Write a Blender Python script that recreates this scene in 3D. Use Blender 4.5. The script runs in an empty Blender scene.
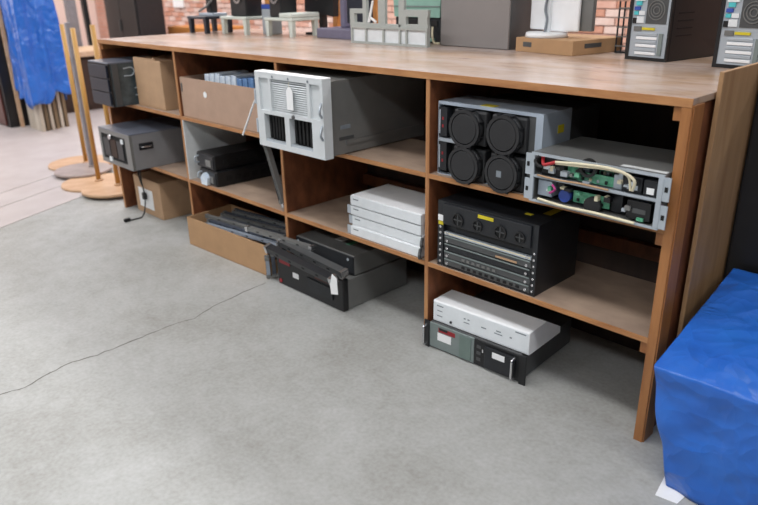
import bpy, bmesh, math, random
from mathutils import Vector, Matrix, noise

random.seed(7)
SC = bpy.context.scene
C = SC.collection
PI = math.pi

# ------------------------------------------------------------------ camera
def make_camera():
    yaw, pitch, roll, fpx = -0.796, 0.3788, -0.018, 679.4
    cy, sy, cp, sp = math.cos(yaw), math.sin(yaw), math.cos(pitch), math.sin(pitch)
    f = Vector((sy*cp, cy*cp, -sp)); r = Vector((cy, -sy, 0)); u = r.cross(f)
    cr, sr = math.cos(roll), math.sin(roll)
    r2 = cr*r + sr*u; u2 = -sr*r + cr*u
    m = Matrix(((r2.x, u2.x, -f.x), (r2.y, u2.y, -f.y), (r2.z, u2.z, -f.z))).to_4x4()
    m.translation = (4.8112, -2.0614, 1.5435)
    cd = bpy.data.cameras.new('camera'); co = bpy.data.objects.new('camera', cd); C.objects.link(co)
    co.matrix_world = m
    cd.sensor_width = 36.0; cd.lens = 36.0*fpx/758.0
    cd.clip_start = 0.05; cd.clip_end = 100
    cd.dof.use_dof = True; cd.dof.focus_distance = 2.6; cd.dof.aperture_fstop = 2.5
    SC.camera = co
make_camera()

# ------------------------------------------------------------------ world, lights, exposure
W = bpy.data.worlds.new('world'); SC.world = W; W.use_nodes = True
bgn = W.node_tree.nodes['Background']
bgn.inputs[0].default_value = (0.85, 0.92, 1.0, 1); bgn.inputs[1].default_value = 0.13

def area(name, loc, size, power, col=(1, 1, 1), rot=(0, 0, 0)):
    l = bpy.data.lights.new(name, 'AREA'); l.shape = 'RECTANGLE'; l.size, l.size_y = size
    l.energy = power; l.color = col
    o = bpy.data.objects.new(name, l); C.objects.link(o); o.location = loc; o.rotation_euler = rot
    return o
# ceiling fluorescents over the aisle, then two added fill rows in front and behind
for x in (-7.5, -4.5, -1.5, 1.5, 4.5, 7.5):
    area('ceiling_and_fill_light', (x, -1.5, 3.9), (2.4, 0.5), 84, (0.97, 0.985, 1.0))
for x in (-4.5, -1.5, 1.5, 4.5, 7.5):
    area('ceiling_and_fill_light', (x, -4.6, 3.9), (2.4, 0.5), 100, (0.93, 0.97, 1.0))  # added fill behind the camera to brighten the equipment fronts
for x in (-7.5, -4.5, -1.5, 1.5, 4.5):
    area('ceiling_and_fill_light', (x, 2.6, 3.9), (2.4, 0.5), 135, (0.97, 0.985, 1.0))  # added wall wash to brighten the bricks and the counter glare
# daylight from the open loading door in the far left of the hall
area('door_daylight', (-8.2, -1.6, 2.3), (3.2, 3.0), 90, (1.0, 0.94, 0.93), (0, -math.radians(62), 0))

SC.view_settings.view_transform = 'Standard'
SC.view_settings.look = 'None'
SC.view_settings.gamma = 1.0
SC.view_settings.use_curve_mapping = False
SC.view_settings.exposure = -0.71

# ------------------------------------------------------------------ materials
def lin(c):
    return tuple(((v/255.0)/12.92 if v/255.0 <= 0.04045 else ((v/255.0+0.055)/1.055)**2.4) for v in c) + (1.0,)
MATS = {}
def mat(name, rgb, rough=0.6, metal=0.0, var=0.12, scale=18.0, stretch=(1, 1, 1), bump=0.0, bscale=None, spec=0.5, rgb2=None, detail=4.0, emit=None):
    """principled material with a procedural noise that mixes two tones"""
    if name in MATS: return MATS[name]
    m = bpy.data.materials.new(name); m.use_nodes = True
    nt = m.node_tree; N = nt.nodes; L = nt.links
    b = N['Principled BSDF']
    b.inputs['Roughness'].default_value = rough; b.inputs['Metallic'].default_value = metal
    b.inputs['Specular IOR Level'].default_value = spec
    tc = N.new('ShaderNodeTexCoord'); mp = N.new('ShaderNodeMapping'); mp.inputs['Scale'].default_value = stretch
    L.new(tc.outputs['Object'], mp.inputs['Vector'])
    nz = N.new('ShaderNodeTexNoise'); nz.inputs['Scale'].default_value = scale; nz.inputs['Detail'].default_value = detail
    nz.inputs['Roughness'].default_value = 0.6
    L.new(mp.outputs['Vector'], nz.inputs['Vector'])
    mx = N.new('ShaderNodeMix'); mx.data_type = 'RGBA'
    a = lin(rgb)
    if rgb2 is not None:
        c2 = lin(rgb2); c1 = a
    else:
        c1 = tuple(min(1, v*(1+var)) for v in a[:3]) + (1,); c2 = tuple(v*(1-var) for v in a[:3]) + (1,)
    rp = N.new('ShaderNodeMapRange'); rp.inputs['From Min'].default_value = 0.32; rp.inputs['From Max'].default_value = 0.68
    L.new(nz.outputs['Fac'], rp.inputs['Value'])
    L.new(rp.outputs['Result'], mx.inputs['Factor'])
    mx.inputs['A'].default_value = c1; mx.inputs['B'].default_value = c2
    L.new(mx.outputs['Result'], b.inputs['Base Color'])
    if bump > 0:
        bz = N.new('ShaderNodeTexNoise'); bz.inputs['Scale'].default_value = bscale or scale*2; bz.inputs['Detail'].default_value = 5
        L.new(mp.outputs['Vector'], bz.inputs['Vector'])
        bp = N.new('ShaderNodeBump'); bp.inputs['Strength'].default_value = bump; bp.inputs['Distance'].default_value = 0.01
        L.new(bz.outputs['Fac'], bp.inputs['Height']); L.new(bp.outputs['Normal'], b.inputs['Normal'])
    if emit:
        b.inputs['Emission Color'].default_value = lin(emit[0]); b.inputs['Emission Strength'].default_value = emit[1]
    MATS[name] = m
    return m

GX, GY, GZ = (0.12, 1, 1), (1, 0.12, 1), (1, 1, 0.1)
M = dict(
    wood_shelf=mat('dusty_shelf_plywood', (178, 154, 134), 0.6, scale=6, stretch=(0.6, 1, 1), rgb2=(144, 124, 110), bump=0.1),
    wood_edge=mat('orange_plywood_edge', (190, 138, 90), 0.6, scale=30, stretch=(0.15, 1, 1), rgb2=(158, 104, 62)),
    wood_edge_v=mat('orange_plywood_edge_upright', (188, 136, 90), 0.6, scale=30, stretch=GZ, rgb2=(156, 102, 62)),
    wood_side=mat('red_brown_plywood', (134, 80, 50), 0.55, scale=16, stretch=(1, 1, 0.5), rgb2=(96, 54, 32), bump=0.1),
    wood_post=mat('varnished_post', (172, 116, 68), 0.45, scale=22, stretch=GZ, rgb2=(142, 90, 50), bump=0.08),
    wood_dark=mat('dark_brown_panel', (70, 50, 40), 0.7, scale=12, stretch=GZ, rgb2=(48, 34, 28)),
    ply=mat('bare_plywood_sheet', (168, 132, 94), 0.65, scale=16, stretch=GZ, rgb2=(142, 106, 72), bump=0.06),
    wood_pale=mat('pale_wood', (222, 190, 160), 0.6, scale=12, stretch=GX, rgb2=(204, 168, 134)),
    wood_orange=mat('orange_wood', (204, 140, 74), 0.55, scale=12, stretch=GX, rgb2=(182, 112, 52)),
    gold=mat('tan_painted_post', (198, 154, 84), 0.45, scale=20, stretch=GZ, rgb2=(178, 130, 66)),
    disc_tan=mat('tan_round_base', (208, 172, 138), 0.5, scale=9, rgb2=(190, 150, 114)),
    disc_grey=mat('grey_round_base', (172, 156, 150), 0.5, scale=9, rgb2=(150, 136, 130)),
    greypole=mat('grey_painted_pole', (132, 130, 136), 0.45, scale=12),
    kraft=mat('kraft_cardboard', (182, 148, 116), 0.8, scale=10, var=0.07, bump=0.05),
    kraft2=mat('warm_kraft_cardboard', (180, 142, 104), 0.8, scale=10, var=0.06, bump=0.05),
    kraft3=mat('dull_kraft_cardboard', (176, 146, 126), 0.8, scale=10, var=0.06, bump=0.05),
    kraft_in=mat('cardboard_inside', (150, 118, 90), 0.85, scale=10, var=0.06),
    white=mat('white_plastic', (242, 243, 245), 0.45, var=0.03),
    offwhite=mat('off_white_enamel', (228, 232, 235), 0.42, var=0.04),
    whitepaint=mat('white_painted_board', (214, 216, 216), 0.6, var=0.06),
    bezel=mat('pale_blue_grey_bezel', (208, 212, 214), 0.45, var=0.03),
    bezel_dk=mat('louver_grey', (128, 135, 142), 0.5, var=0.05),
    paper=mat('paper', (240, 240, 240), 0.8, var=0.02),
    steel=mat('grey_sheet_steel', (124, 124, 122), 0.38, 0.25, scale=6, var=0.08),
    steel_mid=mat('mid_grey_steel', (142, 142, 144), 0.38, 0.2, scale=6, var=0.07),
    steel_lt=mat('light_zinc_steel', (182, 190, 198), 0.36, 0.25, scale=7, var=0.06),
    steel_blue=mat('blue_grey_steel', (176, 187, 200), 0.35, 0.2, scale=7, var=0.05),
    steel_dk=mat('dark_grey_steel', (84, 85, 86), 0.42, 0.2, scale=6, var=0.1),
    rail_lt=mat('pale_rail_steel', (160, 170, 184), 0.35, 0.2, var=0.08), rail_dk=mat('dark_rail_steel', (74, 80, 92), 0.35, 0.2, var=0.1),
    chrome=mat('bright_handle', (214, 214, 216), 0.2, 0.9, var=0.03),
    black=mat('black_plastic', (26, 26, 28), 0.42, var=0.15),
    blackm=mat('matte_black_metal', (36, 38, 42), 0.4, 0.1, var=0.15),
    blackfan=mat('charcoal_fan_plastic', (38, 38, 40), 0.5, var=0.12),
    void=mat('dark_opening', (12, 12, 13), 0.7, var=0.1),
    navy=mat('navy_black_bezel', (28, 34, 48), 0.4, var=0.15),
    bluetop=mat('glossy_blue_grey_lid', (112, 118, 132), 0.32, 0.2, var=0.08),
    smoke=mat('smoky_plastic_wrap', (82, 92, 96), 0.25, 0.1, scale=14, rgb2=(50, 58, 62), bump=0.5, bscale=20),
    red=mat('dull_red', (150, 36, 44), 0.5), redwire=mat('red_wire', (180, 40, 48), 0.45),
    cream=mat('cream_wire', (226, 216, 186), 0.5, var=0.04),
    yellow=mat('yellow_sticker', (214, 196, 40), 0.6, var=0.05),
    green=mat('green_circuit_board', (66, 150, 112), 0.45, scale=60, rgb2=(120, 184, 152)),
    greengrey=mat('green_grey_enamel', (124, 134, 132), 0.5, var=0.05),
    greendk=mat('sea_green_strip', (110, 126, 120), 0.5, var=0.05),
    blue=mat('blue_plastic', (58, 84, 170), 0.45), magenta=mat('magenta_socket', (170, 50, 120), 0.5),
    cyan=mat('cyan_socket', (80, 190, 196), 0.5), bluepack=mat('blue_white_packet', (186, 202, 222), 0.4, scale=25, rgb2=(228, 236, 242)),
    bluepack2=mat('blue_packet', (70, 112, 168), 0.4, scale=25, rgb2=(120, 156, 196)),
    teal=mat('pale_teal_plastic', (140, 178, 164), 0.5, var=0.06),
    framegrey=mat('pale_grey_frame_paint', (172, 176, 172), 0.5, var=0.05),
    mint=mat('pale_mint_plastic', (208, 214, 206), 0.5, var=0.04),
    greycab=mat('warm_grey_enamel', (140, 134, 132), 0.5, scale=4, var=0.04),
    purplegrey=mat('purple_grey_plastic', (112, 108, 130), 0.5, var=0.08),
    tarp=mat('blue_poly_tarp', (44, 112, 206), 0.3, scale=5, rgb2=(36, 96, 190), bump=0.55, bscale=11, spec=0.6),
    redbrown=mat('dark_red_cabinet', (92, 44, 36), 0.45, scale=8, stretch=GZ, rgb2=(70, 32, 26)),
    board_white=mat('weathered_white_board', (206, 196, 182), 0.7, scale=9, stretch=GZ, rgb2=(176, 164, 148)),
    board_dark=mat('weathered_tan_board', (150, 128, 100), 0.7, scale=9, stretch=GZ, rgb2=(110, 92, 70)),
    brick=mat('red_brick', (206, 152, 132), 0.85, scale=5, rgb2=(226, 186, 170), bump=0.3, bscale=60),
    brick2=mat('brown_brick', (190, 130, 106), 0.85, scale=5, rgb2=(212, 158, 136), bump=0.3, bscale=60),
    brick3=mat('pale_brick', (232, 208, 198), 0.85, scale=5, rgb2=(216, 180, 166), bump=0.3, bscale=60),
    mortar=mat('mortar', (208, 192, 182), 0.9, scale=30),
    pinkwall=mat('pale_pink_plaster', (236, 214, 204), 0.8, scale=2, var=0.03),
    ceil=mat('ceiling_paint', (210, 208, 204), 0.9, var=0.03),
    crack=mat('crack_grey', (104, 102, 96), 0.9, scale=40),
    slab=mat('pale_pink_floor_coating', (192, 184, 182), 0.5, scale=3, rgb2=(180, 170, 168), bump=0.05),
)

def concrete():
    m = bpy.data.materials.new('concrete_floor'); m.use_nodes = True
    nt = m.node_tree; N = nt.nodes; L = nt.links; b = N['Principled BSDF']
    tc = N.new('ShaderNodeTexCoord')
    n1 = N.new('ShaderNodeTexNoise'); n1.inputs['Scale'].default_value = 1.7; n1.inputs['Detail'].default_value = 6; n1.inputs['Roughness'].default_value = 0.62
    n2 = N.new('ShaderNodeTexNoise'); n2.inputs['Scale'].default_value = 14; n2.inputs['Detail'].default_value = 5; n2.inputs['Distortion'].default_value = 0.6
    n3 = N.new('ShaderNodeTexNoise'); n3.inputs['Scale'].default_value = 60; n3.inputs['Detail'].default_value = 3
    for n in (n1, n2, n3): L.new(tc.outputs['Object'], n.inputs['Vector'])
    a1 = N.new('ShaderNodeMath'); a1.operation = 'MULTIPLY'; a1.inputs[1].default_value = 0.5; L.new(n1.outputs['Fac'], a1.inputs[0])
    a2 = N.new('ShaderNodeMath'); a2.operation = 'MULTIPLY_ADD'; a2.inputs[1].default_value = 0.22; L.new(n2.outputs['Fac'], a2.inputs[0]); L.new(a1.outputs[0], a2.inputs[2])
    a3 = N.new('ShaderNodeMath'); a3.operation = 'MULTIPLY_ADD'; a3.inputs[1].default_value = 0.28; L.new(n3.outputs['Fac'], a3.inputs[0]); L.new(a2.outputs[0], a3.inputs[2])
    cr = N.new('ShaderNodeValToRGB'); L.new(a3.outputs[0], cr.inputs[0])
    e = cr.color_ramp.elements
    e[0].position = 0.30; e[0].color = lin((142, 140, 134)); e[1].position = 0.68; e[1].color = lin((184, 184, 183))
    mid = e.new(0.5); mid.color = lin((167, 167, 164))
    L.new(cr.outputs[0], b.inputs['Base Color'])
    b.inputs['Roughness'].default_value = 0.5; b.inputs['Specular IOR Level'].default_value = 0.35
    bp = N.new('ShaderNodeBump'); bp.inputs['Strength'].default_value = 0.12; bp.inputs['Distance'].default_value = 0.01
    L.new(n2.outputs['Fac'], bp.inputs['Height']); L.new(bp.outputs['Normal'], b.inputs['Normal'])
    return m
M['concrete'] = concrete()
def worn_top():
    m = mat('worn_plywood_top', (194, 180, 174), 0.27, scale=3.6, stretch=(0.6, 1.2, 1), rgb2=(166, 136, 108), detail=7, bump=0.12, spec=0.55)
    nt = m.node_tree; N = nt.nodes; L = nt.links; b = N['Principled BSDF']
    tc = N.new('ShaderNodeTexCoord'); mp = N.new('ShaderNodeMapping'); mp.inputs['Scale'].default_value = (0.5, 1.3, 1); L.new(tc.outputs['Object'], mp.inputs['Vector'])
    n = N.new('ShaderNodeTexNoise'); n.inputs['Scale'].default_value = 7; n.inputs['Detail'].default_value = 7; n.inputs['Roughness'].default_value = 0.68; L.new(mp.outputs['Vector'], n.inputs['Vector'])
    rp = N.new('ShaderNodeMapRange'); rp.inputs['From Min'].default_value = 0.55; rp.inputs['From Max'].default_value = 0.72; rp.inputs['To Max'].default_value = 0.7; L.new(n.outputs['Fac'], rp.inputs['Value'])
    mx = N.new('ShaderNodeMix'); mx.data_type = 'RGBA'; mx.inputs['B'].default_value = lin((128, 104, 94))
    old = b.inputs['Base Color'].links[0].from_socket; L.new(old, mx.inputs['A']); L.new(rp.outputs['Result'], mx.inputs['Factor']); L.new(mx.outputs['Result'], b.inputs['Base Color'])
    return m
M['wood_top'] = worn_top()
def crinkle(m):
    # creases of a folded poly tarp: edges of a distorted cell pattern as relief
    nt = m.node_tree; N = nt.nodes; L = nt.links; b = N['Principled BSDF']
    tc = N.new('ShaderNodeTexCoord'); nz = N.new('ShaderNodeTexNoise'); nz.inputs['Scale'].default_value = 3.0; nz.inputs['Detail'].default_value = 3
    L.new(tc.outputs['Object'], nz.inputs['Vector'])
    av = N.new('ShaderNodeVectorMath'); av.operation = 'MULTIPLY_ADD'; av.inputs[1].default_value = (0.35, 0.35, 0.35)
    L.new(nz.outputs['Color'], av.inputs[0]); L.new(tc.outputs['Object'], av.inputs[2])
    hs = []
    for sc, wt in ((5.5, 1.0), (15.0, 0.3)):
        v = N.new('ShaderNodeTexVoronoi'); v.inputs['Scale'].default_value = sc; L.new(av.outputs[0], v.inputs['Vector'])
        q = N.new('ShaderNodeMath'); q.operation = 'MULTIPLY'; q.inputs[1].default_value = wt; L.new(v.outputs['Distance'], q.inputs[0]); hs.append(q)
    ad = N.new('ShaderNodeMath'); ad.operation = 'ADD'; L.new(hs[0].outputs[0], ad.inputs[0]); L.new(hs[1].outputs[0], ad.inputs[1])
    bp = N.new('ShaderNodeBump'); bp.inputs['Strength'].default_value = 0.55; bp.inputs['Distance'].default_value = 0.045
    L.new(ad.outputs[0], bp.inputs['Height']); L.new(bp.outputs['Normal'], b.inputs['Normal'])
crinkle(M['tarp'])

# ------------------------------------------------------------------ mesh helpers
class MB:
    def __init__(s): s.v = []; s.f = []; s.smooth = []
    def add(s, vs, fs, smooth=False):
        o = len(s.v); s.v += [tuple(v) for v in vs]; s.f += [tuple(i+o for i in f) for f in fs]; s.smooth += [smooth]*len(fs)
        return s
    def box(s, x0, x1, y0, y1, z0, z1, bev=0.0):
        if bev > 0:
            bm = bmesh.new(); bmesh.ops.create_cube(bm, size=1)
            for v in bm.verts:
                v.co = ((x0+x1)/2+v.co.x*(x1-x0), (y0+y1)/2+v.co.y*(y1-y0), (z0+z1)/2+v.co.z*(z1-z0))
            bmesh.ops.bevel(bm, geom=list(bm.edges), offset=bev, segments=2, affect='EDGES', profile=0.5)
            bm.verts.ensure_lookup_table(); bm.verts.index_update()
            s.add([v.co[:] for v in bm.verts], [[v.index for v in f.verts] for f in bm.faces]); bm.free(); return s
        return s.add([(x0,y0,z0),(x1,y0,z0),(x1,y1,z0),(x0,y1,z0),(x0,y0,z1),(x1,y0,z1),(x1,y1,z1),(x0,y1,z1)],
              [(0,3,2,1),(4,5,6,7),(0,1,5,4),(1,2,6,5),(2,3,7,6),(3,0,4,7)])
    def cyl(s, c, r, h, axis='z', seg=20, r2=None):
        """cylinder from centre-base c going h along axis"""
        r2 = r if r2 is None else r2; vs = []
        for k in range(seg):
            a = 2*PI*k/seg; ca, sa = math.cos(a), math.sin(a)
            for rr, t in ((r, 0), (r2, h)):
                if axis == 'z': vs.append((c[0]+rr*ca, c[1]+rr*sa, c[2]+t))
                elif axis == 'y': vs.append((c[0]+rr*ca, c[1]+t, c[2]+rr*sa))
                else: vs.append((c[0]+t, c[1]+rr*ca, c[2]+rr*sa))
        fs = [(2*k, 2*((k+1) % seg), 2*((k+1) % seg)+1, 2*k+1) for k in range(seg)]
        s.add(vs, fs, True)
        o = len(s.v)-len(vs)
        s.f += [tuple(o+2*k for k in reversed(range(seg))), tuple(o+2*k+1 for k in range(seg))]; s.smooth += [False, False]
        return s
    def ring(s, c, r0, r1, h, axis='y', seg=24):
        vs = []
        for k in range(seg):
            a = 2*PI*k/seg; ca, sa = math.cos(a), math.sin(a)
            for rr, t in ((r0, 0), (r1, 0), (r1, h), (r0, h)):
                if axis == 'z': vs.append((c[0]+rr*ca, c[1]+rr*sa, c[2]+t))
                else: vs.append((c[0]+rr*ca, c[1]+t, c[2]+rr*sa))
        fs = []
        for k in range(seg):
            j = (k+1) % seg
            for e in range(4): fs.append((4*k+e, 4*k+(e+1) % 4, 4*j+(e+1) % 4, 4*j+e))
        return s.add(vs, fs)
    def tube(s, pts, r, seg=8):
        P = [Vector(p) for p in pts]; vs = []
        for i, p in enumerate(P):
            t = (P[min(i+1, len(P)-1)]-P[max(i-1, 0)]).normalized()
            a = Vector((0, 0, 1)) if abs(t.z) < 0.9 else Vector((1, 0, 0))
            n = t.cross(a).normalized(); b = t.cross(n)
            for k in range(seg):
                q = 2*PI*k/seg; vs.append(p+n*(r*math.cos(q))+b*(r*math.sin(q)))
        fs = []
        for i in range(len(P)-1):
            for k in range(seg): fs.append((i*seg+k, i*seg+(k+1) % seg, (i+1)*seg+(k+1) % seg, (i+1)*seg+k))
        s.add(vs, fs, True)
        return s.add([vs[k] for k in range(seg)]+[vs[-seg+k] for k in range(seg)], [tuple(range(seg)), tuple(range(seg, 2*seg))])
    def prism(s, poly, axis, t0, t1):
        """polygon in the plane normal to axis ('x': (y,z), 'y': (x,z), 'z': (x,y)) extruded t0..t1"""
        def mk(p, t): return {'x': (t, p[0], p[1]), 'y': (p[0], t, p[1]), 'z': (p[0], p[1], t)}[axis]
        n = len(poly); vs = [mk(p, t0) for p in poly]+[mk(p, t1) for p in poly]
        return s.add(vs, [tuple(range(n)), tuple(reversed(range(n, 2*n)))]+[(k, (k+1) % n, n+(k+1) % n, n+k) for k in range(n)])
    def build(s, name, material, parent=None, smooth=False):
        me = bpy.data.meshes.new(name); me.from_pydata(s.v, [], s.f)
        bm = bmesh.new(); bm.from_mesh(me); bmesh.ops.recalc_face_normals(bm, faces=bm.faces); bm.to_mesh(me); bm.free()
        for p, sm in zip(me.polygons, s.smooth): p.use_smooth = sm or smooth
        me.materials.append(M[material] if isinstance(material, str) else material)
        o = bpy.data.objects.new(name, me); C.objects.link(o)
        if parent is not None: o.parent = parent
        return o
def bx(*a, **k): return MB().box(*a, **k)

def tag(o, label, cat, group=None):
    o['label'] = label; o['category'] = cat
    if group: o['group'] = group
    return o
def thing(name, label, cat, loc=(0, 0, 0), rz=0.0, group=None, rx=0.0, ry=0.0):
    o = bpy.data.objects.new(name, None); C.objects.link(o); o.location = loc; o.rotation_euler = (rx, ry, rz)
    o.empty_display_size = 0.1
    return tag(o, label, cat, group)
def struct(o): o['kind'] = 'structure'; return o
def part(o, label): o['label'] = label; return o
def copy_tree(o, parent=None):
    c = o.copy(); C.objects.link(c); c.parent = parent
    for ch in list(o.children): copy_tree(ch, c)
    return c

# ================================================================== THE SETTING
floor = struct(bx(-12, 9, -7, 5.2, -0.1, 0.0).build('floor', 'concrete'))
# pale coated slabs beyond the joints in the far left, each a hair proud of the concrete
def slab(a, b, ext, name='floor_slab'):
    d = Vector((-0.42, 0.90)); pa, pb = Vector(a), Vector(b)
    q = [pa-d*6.5, pa+d*ext, pb+d*ext, pb-d*6.5]
    return MB().prism([(v.x, v.y) for v in q], 'z', 0.0, 0.003).build(name, 'slab', floor)
slab((-0.375, -0.47), (-0.80, -0.47), 0.55); slab((-0.815, -0.47), (-1.15, -0.47), 0.55)
MB().prism([(-1.165+0.42*6.5, -0.47-0.9*6.5), (-1.165-0.42*1.2, -0.47+0.9*1.2), (-2.6, 1.6), (-3.0, 5.1), (-11.9, 5.1), (-11.9, -6.3)], 'z', 0.0, 0.003).build('floor_slab', 'slab', floor)
# the long crack
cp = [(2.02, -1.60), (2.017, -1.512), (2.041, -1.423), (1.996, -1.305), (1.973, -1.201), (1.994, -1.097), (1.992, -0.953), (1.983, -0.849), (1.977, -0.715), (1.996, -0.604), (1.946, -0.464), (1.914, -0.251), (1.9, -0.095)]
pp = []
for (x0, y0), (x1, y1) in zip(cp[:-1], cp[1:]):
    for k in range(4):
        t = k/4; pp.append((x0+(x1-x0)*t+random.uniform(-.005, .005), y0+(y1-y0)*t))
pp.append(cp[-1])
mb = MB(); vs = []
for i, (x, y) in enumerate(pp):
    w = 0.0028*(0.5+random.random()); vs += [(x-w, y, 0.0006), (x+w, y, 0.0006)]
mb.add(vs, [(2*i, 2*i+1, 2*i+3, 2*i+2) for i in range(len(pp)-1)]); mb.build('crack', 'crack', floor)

# brick wall at the back of the hall: the bricks in view one by one, the rest as one part
wall_back = struct(bx(-12, 9, 4.22, 4.45, 0, 4.2).build('wall_back', 'mortar'))
bmeshes = []
for mname in ('brick', 'brick2', 'brick3'):
    o = bx(0, 0.203, 0, 0.03, 0, 0.064, bev=0.004).build('brick_source', mname); bmeshes.append(o.data); bpy.data.objects.remove(o)
rest = MB(); cnt = 0
for row in range(56):
    z = 0.004+row*0.075
    for k in range(98):
        x = -12+k*0.2145+(0.107 if row % 2 else 0)
        if x > 8.75: continue
        inview = (0.82 < z < 1.30 and -6.95 < x < -2.3) or (1.0 < z < 1.36 and 0.3 < x < 1.7)
        if inview and cnt < 298:
            cnt += 1
            o = bpy.data.objects.new('brick', bmeshes[random.choices((0, 1, 2), (5, 3, 4))[0]]); C.objects.link(o)
            o.parent = wall_back; o.location = (x, 4.195+random.uniform(-.004, .004), z)
        else: rest.box(x, x+0.203, 4.195, 4.23, z, z+0.064)
o = rest.build('brick_courses', 'brick', wall_back); o['kind'] = 'stuff'
wall_left = struct(bx(-9.9, -9.7, -7, 4.19, 0, 4.2).build('wall_left', 'pinkwall'))
struct(bx(-12, 9, -7, 4.45, 4.2, 4.35).build('ceiling', 'ceil'))

# ================================================================== THE SHELF UNIT
H, H2, H1 = 1.212, 0.804, 0.4085          # top, upper shelf, lower shelf (upper faces)
SD = 0.45                                  # shelf depth
unit = thing('storage_shelf', 'long orange plywood shelf unit with twelve open bays and a worn countertop', 'shelf', (0, 0, 0))
ct = bx(-0.02, 4.03, 0.0, 1.27, H-0.02, H).build('countertop', 'wood_top', unit)
bx(-0.02, 4.03, -0.004, 0.0, H-0.026, H-0.0005).build('edge_strip', 'wood_edge', ct)
for x in (1.0, 2.0, 3.0):
    d = bx(x-0.009, x+0.009, 0.004, 0.6, 0, H-0.02).build('divider', 'wood_side', unit)
    bx(x-0.0095, x+0.0095, -0.001, 0.004, 0, H-0.0265).build('edge_strip', 'wood_edge_v', d)
e = bx(-0.02, 0.0, 0.004, 1.25, 0, H-0.02).build('end_panel', 'wood_side', unit)
bx(-0.021, 0.001, -0.001, 0.004, 0, H-0.0265).build('edge_strip', 'wood_edge_v', e)
e = bx(4.0, 4.022, 0.004, 1.25, 0, H-0.02).build('end_panel', 'wood_side', unit)
MB().prism([(4.0, 0), (4.031, 0), (4.031, H-0.0265), (4.0, H-0.0265)], 'y', -0.003, 0.004).build('edge_strip', 'wood_post', e)
bx(4.022, 4.036, 0.002, 0.075, 0.0, H-0.021).build('corner_post', 'wood_post', unit)
for b in range(4):
    for z in (H1, H2):
        x0, x1 = b+0.0095, b+1-0.0095
        if b == 0: x0 = 0.0
        if b == 3: x1 = 4.0
        s = bx(x0, x1, 0.004, SD, z-0.016, z).build('shelf_board', 'wood_shelf', unit)
        bx(x0, x1, -0.002, 0.004, z-0.019, z-0.0003).build('edge_strip', 'wood_edge', s)
for z in (H-0.0265, H2-0.019, H1-0.019):   # cleats that carry the boards at the right end
    bx(3.974, 4.0, 0.006, 0.44, z-0.044, z).build('cleat', 'wood_post', unit)
    bx(0.0, 0.02, 0.006, 0.44, z-0.04, z).build('cleat', 'wood_post', unit)
bx(0.0, 4.0, 0.6, 0.615, 0, H-0.02).build('light_block_panel', 'wood_dark', unit)  # added to block light through the open back; dark tone imitates bay shade
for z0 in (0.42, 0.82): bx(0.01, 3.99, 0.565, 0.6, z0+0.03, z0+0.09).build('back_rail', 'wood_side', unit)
part(bx(1.0095, 1.018, 0.0, 0.44, H1, H2-0.019).build('lining_board', 'whitepaint', unit), 'white painted board lining one divider')

# plywood sheet and black cabinet against the right end
tag(bx(4.037, 4.052, 0.15, 0.62, 0.0, 1.275, bev=0.002).build('plywood_sheet', 'ply'), 'tall bare plywood sheet standing against the right end of the shelf unit', 'plywood')
bc = thing('black_cabinet', 'black steel cabinet behind the plywood sheet and the tarp-covered box', 'cabinet', (4.056, 0.47, 0))
bx(0, 0.6, 0.0, 0.6, 0.04, 1.255, bev=0.006).build('body', 'blackm', bc)
bx(0.02, 0.58, 0.02, 0.58, 0.0, 0.04).build('plinth', 'black', bc)
bx(0.01, 0.298, -0.014, 0.0, 0.06, 1.24, bev=0.003).build('door', 'black', bc); bx(0.302, 0.59, -0.014, 0.0, 0.06, 1.24, bev=0.003).build('door', 'black', bc)
bx(0.27, 0.28, -0.034, -0.014, 0.6, 0.75).build('handle', 'steel_dk', bc)

# ================================================================== generic pieces
def screw(parent, x, y, z, r=0.005, m='chrome'):
    return MB().cyl((x, y-0.003, z), r, 0.003, 'y', 8).build('screw', m, parent)
def label_plate(parent, x0, x1, y, z0, z1, m='paper', name='label_sticker'):
    return bx(x0, x1, y-0.0012, y, z0, z1).build(name, m, parent)
def open_box(t, w, d, h, m, th=0.006, inner='kraft_in', cut=0.0):
    """open-topped carton: base and four walls"""
    bx(0, w, 0, d, 0, th).build('base', inner, t)
    bx(0, w, 0, th, th, h).build('front_wall', m, t); bx(0, w, d-th, d, th, h).build('rear_wall', m, t)
    bx(0, th, th, d-th, th, h).build('side_wall', m, t); bx(w-th, w, th, d-th, th, h-cut).build('side_wall', m, t)

# ================================================================== BAY 4 (nearest)
# --- upper tier: chassis with four round fans
t = thing('fan_chassis', 'blue-grey rack chassis with four round black fans on its face', 'server', (3.03, 0.03, H2))
w, h, d = 0.485, 0.297, 0.19
mb = MB(); mb.box(0, w, 0.0, d, 0, 0.004); mb.box(0, w, 0, d, h-0.012, h); mb.box(0, 0.004, 0, d, 0.004, h-0.012); mb.box(w-0.03, w, 0, d, 0.004, h-0.012); mb.box(0.004, w-0.03, d-0.004, d, 0.004, h-0.012)
mb.build('case', 'steel_blue', t)
bx(0.004, w-0.03, 0.03, 0.035, 0.004, h-0.012).build('backplane', 'void', t)
bx(w-0.062, w-0.032, 0.004, 0.03, 0.006, h-0.014).build('filler_strip', 'steel_dk', t)
for zz in (0.02, 0.16):
    sp_ = bx(0.008, 0.05, -0.006, 0.03, zz, zz+0.115).build('status_module', 'blackm', t)
    bx(0.012, 0.017, -0.008, -0.006, zz+0.01, zz+0.105).build('grip', 'steel_lt', sp_)
    for q in (0.035, 0.065): bx(0.026, 0.034, -0.0075, -0.006, zz+q, zz+q+0.012).build('lamp', 'red', sp_)
bx(0.004, 0.10, 0.0, 0.02, 0.137, 0.152).build('cross_bar', 'steel_lt', t)
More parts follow.
